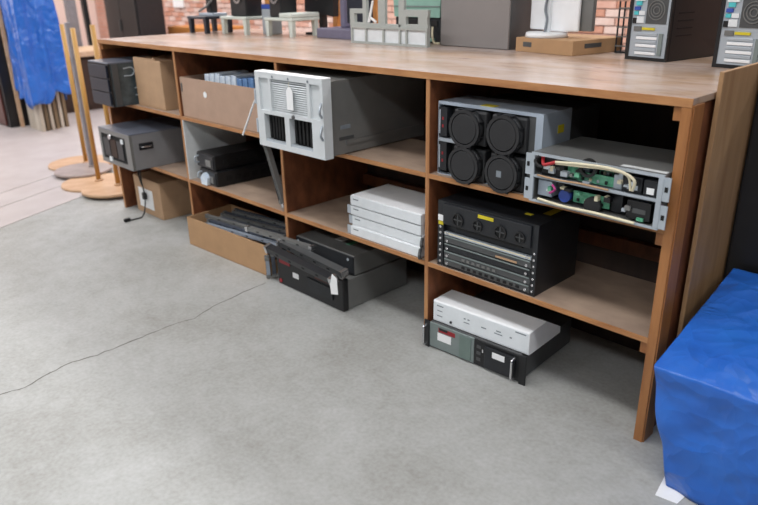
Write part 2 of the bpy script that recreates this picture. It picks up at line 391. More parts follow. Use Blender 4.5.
def fan(cx, cz, mark=False):
    f = bx(cx-0.075, cx+0.082, -0.012, 0.03, cz-0.066, cz+0.066, bev=0.008).build('fan_module', 'blackfan', t)
    MB().cyl((cx, -0.012, cz), 0.074, -0.022, 'y', 32, 0.071).build('fan_housing', 'blackfan', f)
    MB().ring((cx, -0.046, cz), 0.061, 0.073, 0.012, 'y', 32).build('rim', 'blackfan', f)
    MB().cyl((cx, -0.034, cz), 0.060, -0.012, 'y', 32, 0.057).build('cap', 'blackfan', f)
    for k in range(8):
        a = 2*PI*(k+0.5)/8; ca, sa = math.cos(a), math.sin(a)
        bx(cx+0.074*ca-0.004, cx+0.074*ca+0.004, -0.04, -0.014, cz+0.074*sa-0.004, cz+0.074*sa+0.004).build('rib', 'black', f)
    if mark: label_plate(f, cx-0.018, cx+0.004, -0.046, cz-0.012, cz+0.012, 'bezel_dk', 'sticker')
fan(0.165, 0.212); fan(0.345, 0.212); fan(0.165, 0.068); fan(0.345, 0.066, True)
bx(0.02, w-0.02, d, 0.44, 0.0, h-0.02, bev=0.003).build('rear_section', 'steel_dk', t)
bx(0.20, 0.26, 0.012, 0.05, h, h+0.0015).build('sticker', 'yellow', t)
bx(w, w+0.0015, 0.10, 0.14, 0.215, 0.245).build('sticker', 'yellow', t)

# --- upper tier: open-fronted double chassis with boards and wires
t = thing('open_server', 'open-fronted silver double server chassis with circuit boards and loose wires', 'server', (3.518, -0.03, H2))
w, h, d = 0.474, 0.178, 0.33
mb = MB(); mb.box(0, w, 0.01, d, h-0.004, h); mb.box(0, w, 0.0, d, 0, 0.005); mb.box(0, 0.006, 0, d, 0.005, h-0.004); mb.box(w-0.006, w, 0, d, 0.005, h-0.004); mb.box(0, w, d-0.005, d, 0.005, h-0.004)
mb.build('case', 'steel', t)
bx(0, w, 0.0, d-0.01, 0.087, 0.094).build('mid_shelf', 'steel_lt', t)
mb = MB()
for z0 in (0.0, 0.091): mb.box(0.0, w, -0.006, 0.0, z0, z0+0.008)
mb.box(0, w, -0.006, 0.0, h-0.01, h); mb.box(0, 0.014, -0.008, 0, 0.008, h-0.01); mb.box(w-0.016, w, -0.008, 0, 0.008, h-0.01)
mb.build('front_frame', 'steel_lt', t)
bx(0.006, w-0.006, 0.08, 0.085, 0.005, h-0.005).build('inner_wall', 'void', t)
for z0 in (0.006, 0.096):
    for x0 in (-0.022, w):                     # mounting ears
        e = bx(x0, x0+0.022, -0.006, -0.001, z0, z0+0.076).build('mounting_ear', 'steel_lt', t)
        bx(x0+0.006, x0+0.016, -0.0075, -0.006, z0+0.03, z0+0.046).build('slot', 'void', e)
def module(x0, x1, z0, z1, y0, m, lab=None, name='drive_module'):
    o = bx(x0, x1, y0, 0.08, z0, z1, bev=0.002).build(name, m, t)
    if lab: bx(x0+(x1-x0)*0.25, x1-(x1-x0)*0.2, y0-0.0012, y0, z0+(z1-z0)*lab[0], z0+(z1-z0)*lab[1]).build('label_sticker', lab[2], o)
    return o
module(0.03, 0.12, 0.098, 0.158, 0.015, 'black', (0.45, 0.6, 'steel_dk'))
module(0.335, 0.40, 0.098, 0.15, 0.012, 'blackm', (0.2, 0.5, 'steel_lt')); module(0.408, 0.452, 0.098, 0.15, 0.006, 'blackm', (0.15, 0.55, 'paper'))
module(0.14, 0.20, 0.128, 0.165, 0.04, 'steel_lt', name='bracket'); module(0.30, 0.33, 0.098, 0.165, 0.02, 'steel_lt', name='bracket')
module(0.36, 0.44, 0.014, 0.075, 0.008, 'black', (0.35, 0.6, 'steel_dk')); module(0.018, 0.075, 0.02, 0.078, 0.02, 'steel_blue', name='bracket')
module(0.29, 0.33, 0.012, 0.08, 0.04, 'blackm'); module(0.085, 0.12, 0.06, 0.082, 0.03, 'blackm')
for x0, x1, z0, z1, yy in ((0.125, 0.165, 0.10, 0.155, 0.03), (0.17, 0.30, 0.10, 0.132, 0.022), (0.155, 0.29, 0.02, 0.06, 0.03), (0.235, 0.285, 0.125, 0.15, 0.045)):
    o = bx(x0, x1, yy, yy+0.004, z0, z1).build('circuit_board', 'green', t)
    for k in range(4):
        cx = x0+(x1-x0)*(0.12+0.22*k); bx(cx, cx+0.008, yy-0.006, yy, z0+0.006, z0+0.016).build('chip', ('black', 'cream', 'steel_lt', 'black')[k], o)
rc = random.Random(5)
for k in range(26):
    zb = 0.098 if k % 2 else 0.012; x = rc.uniform(0.03, 0.43); z = zb+rc.uniform(0, 0.05); ww, hh = rc.uniform(0.008, 0.026), rc.uniform(0.006, 0.018); yy = rc.uniform(-0.002, 0.01)
    bx(x, x+ww, yy, yy+0.02, z, z+hh).build('component', rc.choice(('offwhite', 'steel_lt', 'steel', 'cream', 'black', 'green', 'steel_lt')), t)
MB().ring((0.215, -0.003, 0.155), 0.022, 0.032, 0.012, 'y', 20).build('fan_ring', 'black', t)
MB().cyl((0.125, 0.02, 0.035), 0.022, 0.03, 'y', 20).build('coil', 'blue', t)
MB().cyl((0.235, 0.012, 0.025), 0.03, 0.03, 'y', 20, 0.03).build('small_fan', 'blackfan', t)
def wire(pts, r, m, parent=None): return MB().tube(pts, r, 8).build('wire', m, parent or t)
def curve(pts, n=6):
    P = [Vector(p) for p in pts]; P = [P[0]*2-P[1]]+P+[P[-1]*2-P[-2]]; out = []
    for i in range(1, len(P)-2):
        for k in range(n):
            u = k/n; a, b_, c_, d_ = P[i-1], P[i], P[i+1], P[i+2]
            out.append(tuple(0.5*((2*b_)+(-a+c_)*u+(2*a-5*b_+4*c_-d_)*u*u+(-a+3*b_-3*c_+d_)*u**3)))
    out.append(tuple(P[-2])); return out
wire(curve([(0.03, 0.02, 0.165), (0.05, -0.006, 0.142), (0.075, -0.012, 0.148), (0.10, -0.012, 0.158)]), 0.006, 'redwire')
wire(curve([(0.10, -0.012, 0.158), (0.2, -0.014, 0.168), (0.29, -0.016, 0.172), (0.35, -0.018, 0.166), (0.385, -0.014, 0.145), (0.378, -0.004, 0.11)]), 0.005, 'cream')
wire(curve([(0.10, -0.01, 0.153), (0.2, -0.012, 0.160), (0.29, -0.012, 0.166), (0.36, -0.014, 0.158), (0.372, -0.006, 0.11)]), 0.004, 'cream')
wire(curve([(0.03, -0.008, 0.10), (0.12, -0.012, 0.098), (0.2, -0.012, 0.101), (0.30, -0.010, 0.098)]), 0.0035, 'kraft')
wire(curve([(0.04, -0.010, 0.016), (0.14, -0.013, 0.010), (0.26, -0.013, 0.012), (0.40, -0.012, 0.008)]), 0.005, 'cream')
wire(curve([(0.09, -0.004, 0.075), (0.105, -0.01, 0.06), (0.085, -0.01, 0.045)]), 0.004, 'magenta')
wire(curve([(0.03, 0.0, 0.17), (0.018, -0.008, 0.15), (0.03, -0.008, 0.135), (0.045, 0.0, 0.13)]), 0.006, 'black')
bx(0.32, 0.47, 0.015, 0.035, h, h+0.0012).build('label_sticker', 'whitepaint', t)

# --- lower tier: black router
t = thing('network_router', 'black modular router with fan tray and card slots on the lower shelf', 'router', (3.052, 0.012, H1))
w, h, d = 0.488, 0.29, 0.30
mb = MB(); mb.box(0, w, 0.022, d, 0, h); mb.box(0, 0.03, 0, 0.022, 0, h); mb.box(w-0.022, w, 0, 0.022, 0, h); mb.box(0.03, w-0.022, 0, 0.022, h-0.10, h); mb.box(0.03, w-0.022, 0, 0.022, 0, 0.006)
mb.build('case', 'blackm', t)
tr = bx(0.034, w-0.026, -0.010, 0.0, h-0.096, h-0.006, bev=0.004).build('fan_tray', 'blackm', t)
for k, x in enumerate((0.115, 0.215, 0.325, 0.415)):
    r = 0.029 if k in (0, 2) else 0.024
    f = MB().ring((x, -0.016, h-0.062), r*0.78, r, 0.008, 'y', 24).build('vent_ring', 'black', tr)
    MB().cyl((x, -0.011, h-0.062), r*0.76, 0.002, 'y', 20).build('vent_disc', 'void', f)
    m_ = MB(); m_.box(x-r*0.8, x+r*0.8, -0.0135, -0.011, h-0.064, h-0.06); m_.box(x-0.002, x+0.002, -0.0135, -0.011, h-0.062-r*0.8, h-0.062+r*0.8); m_.build('vent_bar', 'steel_dk', f)
label_plate(tr, 0.215, 0.29, -0.010, h-0.028, h-0.014, 'yellow', 'sticker')
label_plate(t, 0.002, 0.032, 0.0, h-0.088, h-0.062, 'paper', 'sticker'); label_plate(t, 0.004, 0.03, 0.0, h-0.105, h-0.09, 'yellow', 'sticker')
for k in range(5):                                   # line cards
    z0 = 0.008+k*0.034
    if k == 4: z1 = z0+0.012
    else: z1 = z0+0.03
    cdm = ('greengrey', 'steel_dk', 'blackm', 'steel_dk', 'steel_lt')[k]
    c = bx(0.034, w-0.026, 0.004 if k < 4 else 0.002, 0.02, z0, z1).build('line_card', cdm if k != 0 else 'steel_dk', t)
    bx(0.036, w-0.03, 0.0015, 0.004, z1-0.006, z1-0.001).build('lip', 'greengrey' if k < 4 else 'cream', c)
    for x in (0.05, w-0.045): MB().cyl((x, 0.0, z0+0.008), 0.006, 0.004, 'y', 10).build('thumb_screw', 'chrome', c)
    if k < 2:
        for q in range(7 if k else 10):
            xx = 0.13+q*(0.026 if k else 0.03); bx(xx, xx+0.015, 0.0015, 0.004, z0+0.006, z0+0.016).build('socket', 'void' if k == 0 else 'steel', c)
bx(0.30, 0.40, 0.0, 0.002, 0.034*3+0.012, 0.034*3+0.02).build('barcode_strip', 'kraft', t)
for x in (0.016, w-0.011):
    for k in range(7): screw(t, x, 0.0, 0.02+k*0.026, 0.006 if x < 0.1 else 0.005)
bx(0.37, 0.40, 0.08, 0.10, h, h+0.0012).build('sticker', 'yellow', t); bx(0.42, 0.455, 0.13, 0.23, h, h+0.0012).build('sticker', 'yellow', t)
bx(0.10, 0.42, -0.001, 0.022, h-0.107, h-0.1005).build('gap_shade', 'void', t)  # near-black strip imitating the shade in the gap under the fan tray

# --- floor: grey and black rack unit with chrome handles
t = thing('rack_power_unit', 'green-grey and black rack unit with chrome handles on the floor', 'rack unit', (3.03, 0.0, 0.0), math.radians(3.0))
w, h, d = 0.465, 0.13, 0.43
bx(0, w, 0.0, d, 0.006, h, bev=0.003).build('case', 'steel_dk', t)
bx(0.0, 0.24, -0.008, 0.0, 0.008, h-0.002, bev=0.002).build('left_panel', 'greengrey', t)
bx(0.165, 0.225, -0.0105, -0.008, 0.012, h-0.01).build('green_strip', 'greendk', t)
bp_ = bx(0.24, w, -0.008, 0.0, 0.008, h-0.002, bev=0.002).build('right_panel', 'black', t)
bx(0.30, w-0.02, -0.02, -0.008, 0.02, h-0.014, bev=0.003).build('cartridge', 'blackm', bp_)
label_plate(t, 0.34, 0.40, -0.02, 0.078, 0.105); label_plate(t, 0.045, 0.12, -0.008, 0.052, 0.09)
label_plate(t, 0.05, 0.14, -0.008, 0.095, 0.115, 'red', 'sticker'); label_plate(t, 0.055, 0.10, -0.0092, 0.105, 0.116, 'black', 'sticker')
for q in range(3): bx(0.255, 0.275, -0.0095, -0.008, 0.03+q*0.03, 0.045+q*0.03).build('socket', 'steel_dk', t)
bx(0.29, 0.296, -0.0215, -0.02, 0.085, 0.1).build('lamp', 'chrome', t)
for x0, x1 in ((-0.028, 0.0), (w, w+0.03)):
    e = bx(x0, x1, -0.012, -0.004, 0.0, h+0.004, bev=0.002).build('rack_ear', 'black', t)
    cx = (x0+x1)/2 if x0 < 0 else x0-0.022
    MB().tube(curve([(cx, -0.012, 0.018), (cx, -0.035, 0.024), (cx, -0.036, h/2), (cx, -0.035, h-0.024), (cx, -0.012, h-0.018)]), 0.005, 8).build('handle', 'chrome', e)
for sx in (0.02, w-0.04):
    for sy in (0.02, d-0.04): bx(sx, sx+0.02, sy, sy+0.02, 0, 0.006).build('foot', 'black', t)

# --- white wedge-backed switch on top of it
t = thing('white_switch', 'white flat network switch lying on top of the floor rack unit', 'switch', (3.035, 0.012, 0.1305), math.radians(3.0))
w, h = 0.485, 0.102
MB().prism([(0, 0.004), (0.0, h-0.004), (0.004, h), (0.135, h), (0.26, 0.03), (0.26, 0.0), (0.004, 0.0)], 'x', 0, w).build('case', 'white', t)
bx(0.005, w-0.005, -0.0015, 0.001, 0.007, h-0.007).build('front_plate', 'offwhite', t)
for x0, x1, z0, z1 in ((0.02, 0.055, 0.078, 0.083), (0.022, 0.05, 0.055, 0.059), (0.02, 0.05, 0.03, 0.034), (0.165, 0.175, 0.06, 0.066), (0.185, 0.195, 0.06, 0.066), (0.165, 0.195, 0.044, 0.048), (0.255, 0.28, 0.05, 0.055), (0.32, 0.36, 0.046, 0.05), (0.33, 0.352, 0.058, 0.063), (0.395, 0.405, 0.05, 0.056), (0.42, 0.47, 0.085, 0.09)):
    bx(x0, x1, -0.0022, -0.0015, z0, z1).build('mark', 'bezel_dk', t)
MB().cyl((0.098, -0.006, 0.022), 0.006, 0.006, 'y', 12).build('socket', 'black', t)

# ================================================================== BAY 3
# --- upper tier: large pale server sticking out of the bay
t = thing('tower_server', 'large pale server with louvered bezel sticking out of the upper bay', 'server', (2.018, -0.14, H2))
w, h = 0.498, 0.352
mb = MB(); mb.box(0.02, w-0.015, 0.05, 0.68, 0.004, h-0.012, bev=0.004); mb.build('case', 'steel', t)
bx(w-0.015, w-0.010, 0.14, 0.64, 0.045, 0.065).build('slide_rail', 'steel', t)
o = bx(w-0.0155, w-0.0135, 0.11, 0.17, 0.12, 0.138).build('label_sticker', 'bezel_dk', t); bx(w-0.0155, w-0.0135, 0.1, 0.19, 0.07, 0.085).build('label_sticker', 'steel_dk', t)
bz = MB()                                             # bezel frame with real openings
fx = [(0, w, 0.328, h), (0, w, 0.0, 0.026), (0, 0.03, 0.026, 0.328), (w-0.02, w, 0.026, 0.328), (0.03, w-0.02, 0.160, 0.176), (0.215, 0.250, 0.026, 0.160), (0.03, 0.055, 0.026, 0.160), (0.415, w-0.02, 0.026, 0.160), (0.105, 0.12, 0.176, 0.328), (0.39, 0.408, 0.176, 0.328)]
for (a, b, c, dd) in fx: bz.box(a, b, 0.0, 0.05, c, dd)
bz = bz.build('bezel', 'bezel', t)
bx(0.0, w, 0.0, 0.052, h, h+0.006, bev=0.002).build('bezel_lip', 'white', bz)
bx(0.03, 0.105, 0.012, 0.05, 0.176, 0.328).build('side_pod', 'bezel', bz); bx(0.408, w-0.02, 0.012, 0.05, 0.176, 0.328).build('side_pod', 'bezel', bz)
bx(0.12, 0.39, 0.03, 0.05, 0.176, 0.328).build('grille_back', 'bezel_dk', bz)
for k in range(15):
    z0 = 0.177+k*0.01; MB().prism([(0.006, z0), (0.010, z0+0.005), (0.03, z0+0.006), (0.03, z0+0.001)], 'x', 0.12, 0.39).build('louver', 'bezel', bz)
for x0, x1 in ((0.055, 0.215), (0.25, 0.415)):
    bay = bx(x0, x1, 0.045, 0.05, 0.026, 0.160).build('drive_bay', 'void', t)
    n = 7 if x0 < 0.1 else 6
    for k in range(n):
        xx = x0+(x1-x0)*(k+0.5)/n; bx(xx-0.007, xx+0.007, 0.026, 0.045, 0.038, 0.156).build('drive_carrier', 'void', bay)
    bx(x0, x1, 0.004, 0.02, 0.026, 0.036).build('carrier_sill', 'steel_lt', bay)
for z0 in (0.10, 0.20): MB().tube(curve([(w-0.012, 0.0, z0+0.05), (w+0.004, -0.02, z0+0.035), (w+0.004, -0.024, z0+0.012), (w-0.012, 0.0, z0-0.01)]), 0.006, 8).build('latch', 'steel_lt', t)
for z0 in (0.06, 0.2): bx(-0.012, 0.0, -0.004, 0.03, z0, z0+0.07, bev=0.003).build('latch', 'steel_lt', t)
for x in (0.14, 0.26, 0.40): MB().cyl((x, -0.002, 0.338), 0.006, 0.002, 'y', 10).build('mark', 'bezel_dk', t)
MB().cyl((0.285, -0.006, 0.168), 0.009, 0.006, 'y', 12).build('lock', 'steel_dk', t)
tg = thing('paper_tag', 'white paper tag hanging on the louvers of the large pale server', 'tag', (2.018+0.25, -0.1445, H2+0.2))
MB().prism([(0, 0), (0.045, 0), (0.045, 0.085), (0.032, 0.102), (0.013, 0.102), (0.0, 0.085)], 'y', -0.0025, 0.0).build('card', 'paper', tg)
MB().tube([(0.022, -0.001, 0.095), (0.022, -0.003, 0.118), (0.024, 0.0, 0.126)], 0.001, 6).build('string', 'cream', tg)
tag(MB().tube(curve([(2.0, -0.10, 1.03), (1.95, -0.10, 1.01), (1.87, -0.10, 0.90), (1.812, -0.10, 0.816)]), 0.005, 8).build('power_cord', 'white'), 'short white cord hanging beside the left edge of the large pale server', 'cord')

# --- lower tier: stack of four white slim units
def slim(k):
    t = thing('slim_server', ['lowest', 'second lowest', 'second highest', 'topmost'][k]+' white slim server in the stack of four on the lower shelf', 'server', (2.505+0.004*(k % 2), 0.012+0.004*((k*2) % 3), H1+k*0.0505), group='stack of white slim servers')
    w, d, h = 0.45, 0.25, 0.0500
    bx(0, w, 0.004, d, 0, h, bev=0.002).build('case', 'white', t)
    bx(0.0, w, -0.004, 0.004, 0.002, h-0.003, bev=0.002).build('front_plate', 'offwhite', t)
    bx(0.02, 0.055, -0.005, -0.004, 0.03, 0.035).build('mark', 'bezel_dk', t)
    if k < 2: 
        MB().tube(curve([(w-0.004, 0.0, 0.006), (w+0.016, -0.025, 0.012), (w+0.018, -0.028, 0.03), (w-0.002, 0.0, 0.04)]), 0.007, 8).build('pull_handle', 'steel_dk', t)
    if k < 3: bx(-0.025, 0.0, -0.002, 0.002, 0.004, h-0.004).build('mounting_ear', 'steel_lt', t)
for k in range(4): slim(k)

# --- floor: black server with a flat unit and rails on it
t = thing('black_server', 'black rack server with grey steel sides standing on the floor', 'server', (2.0, -0.04, 0.0))
bx(0.015, 0.49, 0.03, 0.46, 0.004, 0.166, bev=0.003).build('case', 'steel', t)
bx(-0.045, 0.495, -0.008, 0.03, 0.002, 0.178, bev=0.006).build('bezel', 'black', t)
label_plate(t, 0.09, 0.14, -0.008, 0.075, 0.105)
MB().cyl((-0.02, -0.012, 0.024), 0.012, 0.005, 'y', 14).build('badge', 'red', t)
bx(-0.02, 0.07, -0.012, -0.008, 0.132, 0.16).build('grip', 'red', t); bx(0.28, 0.40, -0.012, -0.008, 0.128, 0.15).build('grip', 'redbrown', t)
MB().prism([(0.24, 0.04), (0.42, 0.05), (0.42, 0.11), (0.22, 0.115)], 'y', -0.016, -0.008).build('drive_door', 'blackm', t)
for sx in (0.03, 0.46):
    for sy in (0.06, 0.42): MB().cyl((sx, sy, 0), 0.012, 0.004, 'z', 10).build('foot', 'black', t)
t = thing('flat_server', 'thin dark grey server lying on top of the black floor server', 'server', (2.022, 0.045, 0.17))
bx(0, 0.46, 0.0, 0.33, 0.0, 0.105, bev=0.004).build('case', 'steel', t)
bx(0, 0.46, -0.006, 0.0, 0.004, 0.10, bev=0.002).build('front_plate', 'blackm', t)
bx(0.20, 0.26, 0.10, 0.15, 0.105, 0.1062).build('label_sticker', 'paper', t); bx(0.07, 0.13, 0.12, 0.17, 0.105, 0.1062).build('label_sticker', 'steel', t)
bx(0.30, 0.33, 0.09, 0.16, 0.105, 0.108).build('latch', 'green', t)
for x in (0.02, 0.42): screw(t, x, -0.006, 0.08, 0.008, 'steel_lt')
def rail(name, a, b, r, m, label, cat, group=None, ends='chrome', tilt=0.0):
    """steel slide rail: C-profile with slots and end bracket, from a to b"""
    a, b = Vector(a), Vector(b); L = (b-a).length
    t = thing(name, label, cat, a, group=group)
    t.rotation_mode = 'QUATERNION'; t.rotation_quaternion = (b-a).to_track_quat('X', 'Z') @ Matrix.Rotation(tilt, 3, 'X').to_quaternion()
    hh, dd = r
    MB().prism([(-dd, -hh), (dd, -hh), (dd, -hh+0.004), (-dd+0.004, -hh+0.004), (-dd+0.004, hh-0.004), (dd, hh-0.004), (dd, hh), (-dd, hh)], 'x', 0, L).build('outer_rail', m, t)
    bx(L*0.1, L*0.97, -dd+0.006, dd*0.6, -hh*0.55, hh*0.55).build('inner_rail', 'steel_dk' if m != 'steel_dk' else 'steel', t)
    for q in (0.0, L-0.02): bx(q, q+0.02, -dd-0.004, dd, -hh-0.004, hh+0.004).build('end_bracket', ends, t)
    for k in range(4): bx(L*(0.18+0.2*k), L*(0.18+0.2*k)+0.02, -dd-0.0015, -dd, -hh*0.3, hh*0.3).build('slot', 'void', t)
    return t
rail('cable_arm', (1.93, -0.085, 0.215), (2.50, -0.105, 0.20), (0.018, 0.02), 'blackm', 'folded black cable arm lying along the front of the black floor server', 'rail', tilt=0.3)
rail('slide_rail', (1.97, -0.03, 0.245), (2.52, -0.05, 0.222), (0.016, 0.02), 'steel_dk', 'dark steel slide rail resting behind the black cable arm', 'rail', tilt=0.2)
rail('slide_rail', (1.70, -0.055, 0.265), (2.22, 0.0, 0.262), (0.010, 0.014), 'steel', 'grey steel slide rail bridging the long carton and the black floor server', 'rail')
pt = MB().prism([(0, 0), (0.05, 0.012), (0.045, 0.095), (0.012, 0.11), (-0.006, 0.05)], 'y', 0, 0.002).build('plastic_bag', 'paper')
pt.location = (2.5, -0.13, 0.135); tag(pt, 'crumpled white tag hanging off the end of the black cable arm', 'tag')

# ================================================================== BAY 2
# --- upper tier: open carton with packets
t = thing('packet_carton', 'open kraft carton of blue and white packets on the upper shelf', 'box', (1.022, 0.01, H2))
open_box(t, 0.78, 0.40, 0.235, 'kraft3')
bx(0.007, 0.022, -0.0015, 0.0, 0.15, 0.2).build('printed_mark', 'steel_dk', t)
MB().cyl((0.27, -0.001, 0.155), 0.018, 0.001, 'y', 14).build('sticker', 'paper', t)
for k in range(9):
    x = 0.20+k*0.055
    o = bx(0, 0.045, 0, 0.20, 0, 0.258+0.006*(k % 3), bev=0.003).build('packet', 'bluepack' if k < 6 else 'bluepack2')
    o.location = (1.022+x, 0.05, H2+0.008); o.rotation_euler = (0, math.radians(4), 0)
    tag(o, ('left-most', 'second', 'third', 'fourth', 'fifth', 'sixth', 'seventh', 'eighth', 'right-most')[k]+(' pale blue and white' if k < 6 else ' blue')+' packet counted from the left in the open kraft carton', 'packet', 'packets in the carton')
# --- lower tier: black modules and leaning rails
def bmod(x, y, z, rz, label):
    t = thing('black_module', label, 'module', (x, y, z), rz, 'black modules on the lower shelf')
    bx(0, 0.21, 0.0, 0.50, 0, 0.092, bev=0.006).build('case', 'black', t)
    bx(0.01, 0.2, -0.006, 0.0, 0.008, 0.084).build('end_plate', 'blackm', t)
    MB().tube(curve([(0.03, -0.004, 0.03), (0.03, -0.03, 0.035), (0.03, -0.03, 0.065), (0.03, -0.004, 0.07)]), 0.005, 6).build('handle', 'steel_lt', t)
    bx(0.12, 0.18, -0.012, -0.006, 0.02, 0.06).build('connector', 'steel', t)
    for k in range(5): bx(0.21, 0.212, 0.06+0.06*k, 0.1+0.06*k, 0.03, 0.06).build('vent', 'void', t)
bmod(1.105, 0.03, H1, math.radians(-4), 'lower of two black modules stacked beside the white board')
bmod(1.075, 0.035, H1+0.0935, math.radians(-2), 'upper of two black modules stacked beside the white board')
wr = MB().prism([(0, 0), (0.06, 0.0), (0.075, 0.05), (0.03, 0.075), (-0.01, 0.04)], 'y', -0.012, 0.012).build('plastic_wrapper', 'bluepack')
wr.location = (1.17, -0.0, H1+0.002); wr.location.y = 0.004; tag(wr, 'scrap of pale blue plastic wrap before the black modules', 'wrapper')
rail('leaning_rail', (1.968, 0.022, H1+0.018), (1.795, 0.05, H1+0.345), (0.012, 0.014), 'steel', 'grey steel rail leaning in the bay, closest to the divider', 'rail', 'leaning rails')
rail('leaning_rail', (1.90, 0.055, H1+0.018), (1.75, 0.085, H1+0.345), (0.012, 0.014), 'blackm', 'black rail leaning in the bay beside the grey leaning rail', 'rail', 'leaning rails', ends='steel')
# --- floor: long open carton of rails
t = thing('rail_carton', 'long open kraft carton full of steel rails on the floor', 'box', (1.045, -0.07, 0.0), math.radians(2.5))
open_box(t, 0.80, 0.34, 0.185, 'kraft2', cut=0.1)
ORD = ('front-most', 'second', 'third', 'fourth', 'fifth', 'sixth', 'seventh', 'eighth', 'ninth', 'tenth', 'rear-most')
for k in range(11):
    y = -0.03+0.026*k; z = 0.175+0.012*(k % 3)
    rail('steel_rail', (1.13+0.09*random.random(), y, z-0.01), (1.90+0.04*random.random(), y+0.03, z+0.03), (0.009, 0.009), ('rail_lt', 'rail_dk', 'steel')[k % 3],
         ORD[k]+' '+('pale', 'dark', 'grey')[k % 3]+' steel rail counted from the front wall of the long floor carton', 'rail', 'rails in the long carton', ends='steel')
for k in range(4):
    rail('angle_iron', (1.868+0.014*k, -0.05+0.03*k, 0.012), (1.90+0.012*k, -0.075+0.03*k, 0.15+0.02*k), (0.010, 0.010), ('rail_lt', 'rail_dk', 'steel', 'blackm')[k], ('pale', 'dark blue-grey', 'dull grey', 'black')[k]+' angle iron standing at the open end of the long carton', 'rail', ends='steel')

# ================================================================== BAY 1
# --- upper tier: black drive chassis and carton
t = thing('drive_chassis', 'navy-black drive chassis in clear wrap sticking out of the upper bay', 'computer', (0.07, -0.13, H2))
bx(0, 0.30, 0.012, 0.42, 0.0, 0.275, bev=0.004).build('case', 'smoke', t)
bx(-0.002, 0.302, 0.0, 0.43, 0.275, 0.284, bev=0.002).build('lid', 'bluetop', t)
bx(0.0, 0.30, 0.0, 0.012, 0.0, 0.275).build('front_frame', 'black', t)
for k in range(3): bx(0.012, 0.288, -0.012, 0.0, 0.01+k*0.088, 0.09+k*0.088, bev=0.003).build('drive_front', 'navy', t)
for z0, y0 in ((0.19, 0.10), (0.06, 0.16)):
    MB().tube(curve([(0.302, y0, z0+0.05), (0.306, y0+0.05, z0+0.055), (0.306, y0+0.07, z0+0.03), (0.306, y0+0.05, z0+0.005), (0.302, y0, z0+0.004)]), 0.0035, 8).build('wrap_crease', 'steel_lt', t)
bx(0.30, 0.304, 0.02, 0.06, 0.0, 0.275).build('edge_rail', 'steel_dk', t)
t = thing('kraft_carton', 'closed tall kraft carton beside the navy-black drive chassis', 'box', (0.40, 0.03, H2))
bx(0, 0.36, 0, 0.30, 0, 0.305, bev=0.004).build('carton', 'kraft', t)
MB().prism([(0.0, 0.305), (0.29, 0.305), (0.28, 0.325), (0.26, 0.312), (0.02, 0.315)], 'y', 0.0, 0.006).build('flap', 'kraft', t)
bx(0.0, 0.36, 0.14, 0.16, 0.305, 0.306).build('tape', 'kraft_in', t)
# --- lower tier: silver rack PC
t = thing('rack_computer', 'silver-grey rack computer with dark front sticking out of the lower bay', 'computer', (0.10, -0.15, H1))
w, h, d = 0.46, 0.235, 0.50
bx(0, w, 0.02, d, 0.0, h, bev=0.004).build('case', 'steel_mid', t)
bx(-0.002, w+0.002, 0.0, d, h, h+0.006, bev=0.002).build('lid', 'bluetop', t)
mb = MB(); mb.box(0, 0.03, 0, 0.02, 0, h); mb.box(w-0.07, w, 0, 0.02, 0, h); mb.box(0.03, w-0.07, 0, 0.02, h-0.03, h); mb.box(0.03, w-0.07, 0, 0.02, 0, 0.03); mb.build('bezel', 'steel', t)
fp = bx(0.03, w-0.07, 0.008, 0.02, 0.03, h-0.03).build('front_panel', 'void', t)
for k in range(3): bx(0.05+k*0.1, 0.14+k*0.1, 0.002, 0.008, 0.05, h-0.06, bev=0.002).build('drive_door', 'blackm' if k != 1 else 'wood_dark', fp)
MB().cyl((0.17, -0.008, h-0.045), 0.016, 0.016, 'y', 14).build('knob', 'chrome', t); bx(0.33, 0.36, -0.004, 0.002, h-0.07, h-0.04).build('lock', 'offwhite', t)
bx(0.12, 0.16, -0.004, 0.004, 0.02, 0.05).build('latch', 'offwhite', t)
hd = bx(w, w+0.003, 0.06, 0.16, 0.13, 0.175).build('handle_plate', 'blackm', t); MB().tube(curve([(w+0.003, 0.075, 0.152), (w+0.016, 0.085, 0.152), (w+0.016, 0.135, 0.152), (w+0.003, 0.145, 0.152)]), 0.005, 8).build('handle', 'chrome', hd)
# --- floor: carton with label and cable
t = thing('labelled_carton', 'kraft carton with white shipping label on the floor', 'box', (0.10, 0.045, 0.0))
bx(0, 0.39, 0, 0.27, 0, 0.27, bev=0.004).build('carton', 'kraft', t)
bx(0.06, 0.27, -0.0015, 0.0, 0.045, 0.19).build('shipping_label', 'paper', t)
bx(0.0, 0.39, 0.125, 0.15, 0.27, 0.2708).build('tape', 'kraft_in', t)
t = thing('black_cable', 'black cable with plug hanging over the labelled kraft carton', 'cable', (0, 0, 0))
MB().tube(curve([(0.26, 0.03, 0.33), (0.265, 0.028, 0.24), (0.28, 0.028, 0.16), (0.285, 0.02, 0.08), (0.31, -0.02, 0.012), (0.32, -0.08, 0.006), (0.315, -0.13, 0.006)]), 0.005, 8).build('lead', 'black', t)
MB().tube(curve([(0.235, 0.03, 0.33), (0.24, 0.026, 0.28), (0.265, 0.026, 0.22)]), 0.005, 8).build('lead', 'black', t)
bx(0.268, 0.30, 0.012, 0.036, 0.12, 0.17, bev=0.005).build('clip', 'black', t)
o = bx(-0.014, 0.014, -0.045, 0.0, 0.0, 0.024, bev=0.006).build('plug', 'black', t); o.location = (0.315, -0.12, 0.0)

